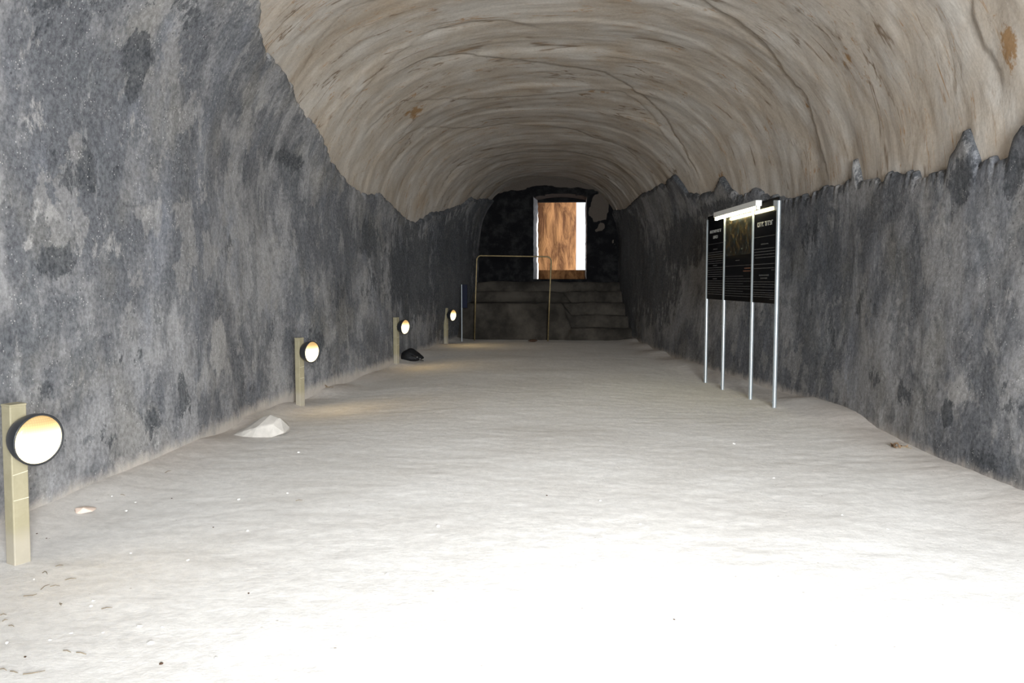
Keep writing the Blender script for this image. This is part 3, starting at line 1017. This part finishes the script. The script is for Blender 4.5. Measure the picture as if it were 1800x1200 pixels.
# ------------------------------------------------------------------ stones and litter
def stone(name, verts_or_seed, size, mat, loc, rz=0, sub=0, **kw):
    bm = bmesh.new()
    if isinstance(verts_or_seed, int):
        rg = random.Random(verts_or_seed)
        vs = []
        for _ in range(22):
            v = V((rg.gauss(0, 1), rg.gauss(0, 1), rg.gauss(0, 1))).normalized()
            v *= rg.uniform(.82, 1.05)
            vs.append(v)
    else: vs = [V(v) for v in verts_or_seed]
    for v in vs: bm.verts.new((v.x * size[0] / 2, v.y * size[1] / 2, v.z * size[2] / 2))
    bmesh.ops.convex_hull(bm, input=bm.verts)
    for v in [v for v in bm.verts if not v.link_faces]: bm.verts.remove(v)
    o = obj(name, bm, mat, bevel=min(size) * .07)
    o.location = loc
    o.rotation_euler = (0, 0, rz)
    return tag(o, **kw)


# big slab, thick at the right end, thinning to a tip on the left
p = on_floor(447, 768)
stone('limestone_slab', [(-1, -.3, -.9), (-.96, .3, -.8), (-.55, -.75, -.95), (-.5, -.55, -.35), (-.1, -.9, -.9), (.05, -.75, .1), (.55, -.85, -.9), (.62, -.6, .35), (.95, -.4, -.6), (1, .3, -.3),
                        (.72, -.1, .80), (.35, .1, 1.05), (.1, .2, .85), (-.3, .1, .25), (.3, .9, .3), (.8, .8, .0), (-.4, .8, -.5), (.9, .6, -.9), (-.6, .6, -.9)],
      (.56, .42, .21), M_STONE, p + V((0, .17, .085)), .05, label='large pale wedge shaped stone lying against the foot of the left wall', cat='stone')
p = on_floor(142, 902)
stone('flat_stone', 21, (.17, .12, .045), M_PINK, p + V((0, .03, .012)), .2, label='small flat pinkish stone near the nearest lamp by the left wall', cat='stone')
p = on_floor(937, 601)
stone('dark_stone', 33, (.26, .16, .09), M_DARKST, p + V((0, .05, .03)), .1, label='small dark brown lump on the floor in front of the steps', cat='stone')

PEB = [(160, 1065), (181, 1112), (125, 1113), (265, 1130), (330, 985), (222, 898), (238, 883), (197, 872), (230, 972), (163, 1056), (505, 867), (435, 933), (60, 1018), (12, 1130), (88, 1125),
       (1125, 921), (770, 925), (1055, 880), (420, 878), (286, 1102), (380, 1158), (246, 1100), (1360, 840), (1480, 905), (1560, 930), (1290, 780), (525, 795), (445, 700), (680, 1010), (1680, 990)]
rg = random.Random(8)
for i, (px, py) in enumerate(PEB):
    p = on_floor(px, py)
    s_ = rg.uniform(.012, .026)
    stone('pebble', 100 + i, (s_ * 1.3, s_, s_ * .6), M_CHALK, p + V((0, 0, s_ * .15)), rg.uniform(0, 3), label='tiny white pebble on the sandy floor', cat='pebble', group='white pebbles scattered on the sand')
DPEB = [(302, 876), (65, 938), (82, 946), (375, 927), (437, 1043), (283, 1167), (107, 1062), (961, 871), (1185, 1089), (44, 1155), (820, 677), (762, 725), (1089, 740), (1120, 660)]
for i, (px, py) in enumerate(DPEB):
    p = on_floor(px, py)
    s_ = rg.uniform(.008, .015)
    stone('pebble', 200 + i, (s_ * 1.4, s_, s_ * .7), M_DARKST, p + V((0, 0, s_ * .2)), rg.uniform(0, 3), label='tiny dark brown pebble on the sandy floor', cat='pebble', group='dark pebbles scattered on the sand')


def twig(pxs, rad=.0019):
    ps = [on_floor(x, y) + V((0, 0, .005)) for x, y in pxs]
    c = ps[0].copy()
    if len(ps) == 2:
        m_ = ps[0].lerp(ps[1], .5)
        side = (ps[1] - ps[0]).cross(V((0, 0, 1)))
        ps = [ps[0], m_ + side * rg.uniform(-.07, .07) + V((0, 0, .004)), ps[1]]
    bm = bmesh.new()
    tube(bm, [q - c for q in ps], [rad] + [rad * 1.1] * (len(ps) - 2) + [rad * .6], 6)
    o = obj('dry_twig', bm, M_TWIG)
    o.location = c
    return tag(o, 'thin dry twig lying on the pale sand in the left foreground', 'twig', 'dry twigs on the sand')


S7 = 5.215
for seg in [[(510, 138), (580, 128)], [(390, 200), (410, 185), (425, 190), (435, 212)], [(595, 265), (700, 250)], [(375, 352), (455, 305)], [(215, 412), (300, 405), (340, 393)], [(460, 325), (550, 318)],
            [(0, 588), (60, 582)], [(20, 645), (70, 630)], [(80, 683), (130, 693)], [(930, 530), (1030, 518)], [(580, 912), (650, 930)], [(700, 930), (790, 948)], [(95, 1103), (165, 1118)],
            [(210, 1130), (300, 1120), (415, 1098)], [(0, 1085), (60, 1095)], [(545, 478), (560, 500)]]:
    twig([(x / S7, 970 + y / S7) for x, y in seg])
for seg in [[(290, 832), (301, 828)], [(212, 870), (220, 872)], [(520, 881), (532, 880)]]:
    twig(seg)


def leaf_litter(px, py, n, size, seed, lab):
    """a crumpled dry leaf with twiglets, as one small tuft"""
    p = on_floor(px, py)
    rg2 = random.Random(seed)
    r = empty('leaf_litter', p, 0, label=lab, cat='litter')
    bm = bmesh.new()
    for k in range(n):
        c = V((rg2.uniform(-.5, .5) * size, rg2.uniform(-.25, .25) * size, .012))
        a = rg2.uniform(0, 3.14)
        L_, W_ = size * rg2.uniform(.25, .45), size * rg2.uniform(.08, .14)
        ax, sd = V((math.cos(a), math.sin(a), 0)), V((-math.sin(a), math.cos(a), 0))
        rows = []
        for i in range(6):
            q = i / 5
            wv = W_ * math.sin(math.pi * (q * .9 + .05))
            mid = c + ax * (q - .5) * L_ + V((0, 0, size * .12 * math.sin(q * 3.1 + k)))
            rows.append([mid - sd * wv + V((0, 0, .012)), mid, mid + sd * wv + V((0, 0, .014))])
        for lift in (0, .003):
            rv = [[bm.verts.new(q + V((0, 0, lift))) for q in row] for row in rows]
            for i in range(5):
                for j in range(2): bm.faces.new((rv[i][j], rv[i + 1][j], rv[i + 1][j + 1], rv[i][j + 1]))
    obj('dry_leaf', bm, M_LEAF, r)
    bm = bmesh.new()
    for k in range(3):
        a = rg2.uniform(-.5, .5)
        x0 = rg2.uniform(-.4, .1) * size
        tube(bm, [(x0, .0, .006), (x0 + size * .4, a * size * .3, .012), (x0 + size * .8, a * size * .6, .006)], .003, 6)
    obj('twig', bm, M_TWIG, r)


leaf_litter(1578, 787, 5, .15, 4, 'crumpled brown dry leaves at the foot of the right wall')
leaf_litter(571, 681, 4, .16, 9, 'dark scrap of dry leaves just past the second lamp by the left wall')


# ------------------------------------------------------------------ black bag beside the third lamp
p = on_floor(722, 636)
bagr = empty('black_bag', p + V((0, .14, 0)), -.05, label='slumped black bag on the sand beside the third lamp post', cat='bag')
bm = bmesh.new()
bmesh.ops.create_icosphere(bm, subdivisions=4, radius=1)
for v in bm.verts:
    x, y, z = v.co
    zz = z * (.5 if z < 0 else 1)
    prof = 1.0 if x < -.1 else 1 - .62 * ((x + .1) / 1.1) ** 1.3
    nz = float(fbm(x * 2.2 + 4, y * 2.2 + z * 1.7, 3, 131)) * .07
    v.co = V((x * .235 * (1 + nz), y * .15 * (1 + nz), max(0, .055 + zz * .185 * prof * (1 + nz * 1.6))))
obj('bag_body', bm, M_BAG, bagr, smooth=True)
bm = bmesh.new()
tube(bm, [(.02, -.13, .12), (.08, -.155, .10), (.14, -.15, .06), (.19, -.13, .03), (.25, -.10, .012)], .008, 6)
obj('strap', bm, M_BAG, bagr, smooth=True)
for q in ((.135, -.148, .085), (.185, -.125, .05)):
    bm = bmesh.new()
    box(bm, q, (.022, .008, .014))
    obj('buckle', bm, M_CHROME, bagr, bevel=.002)
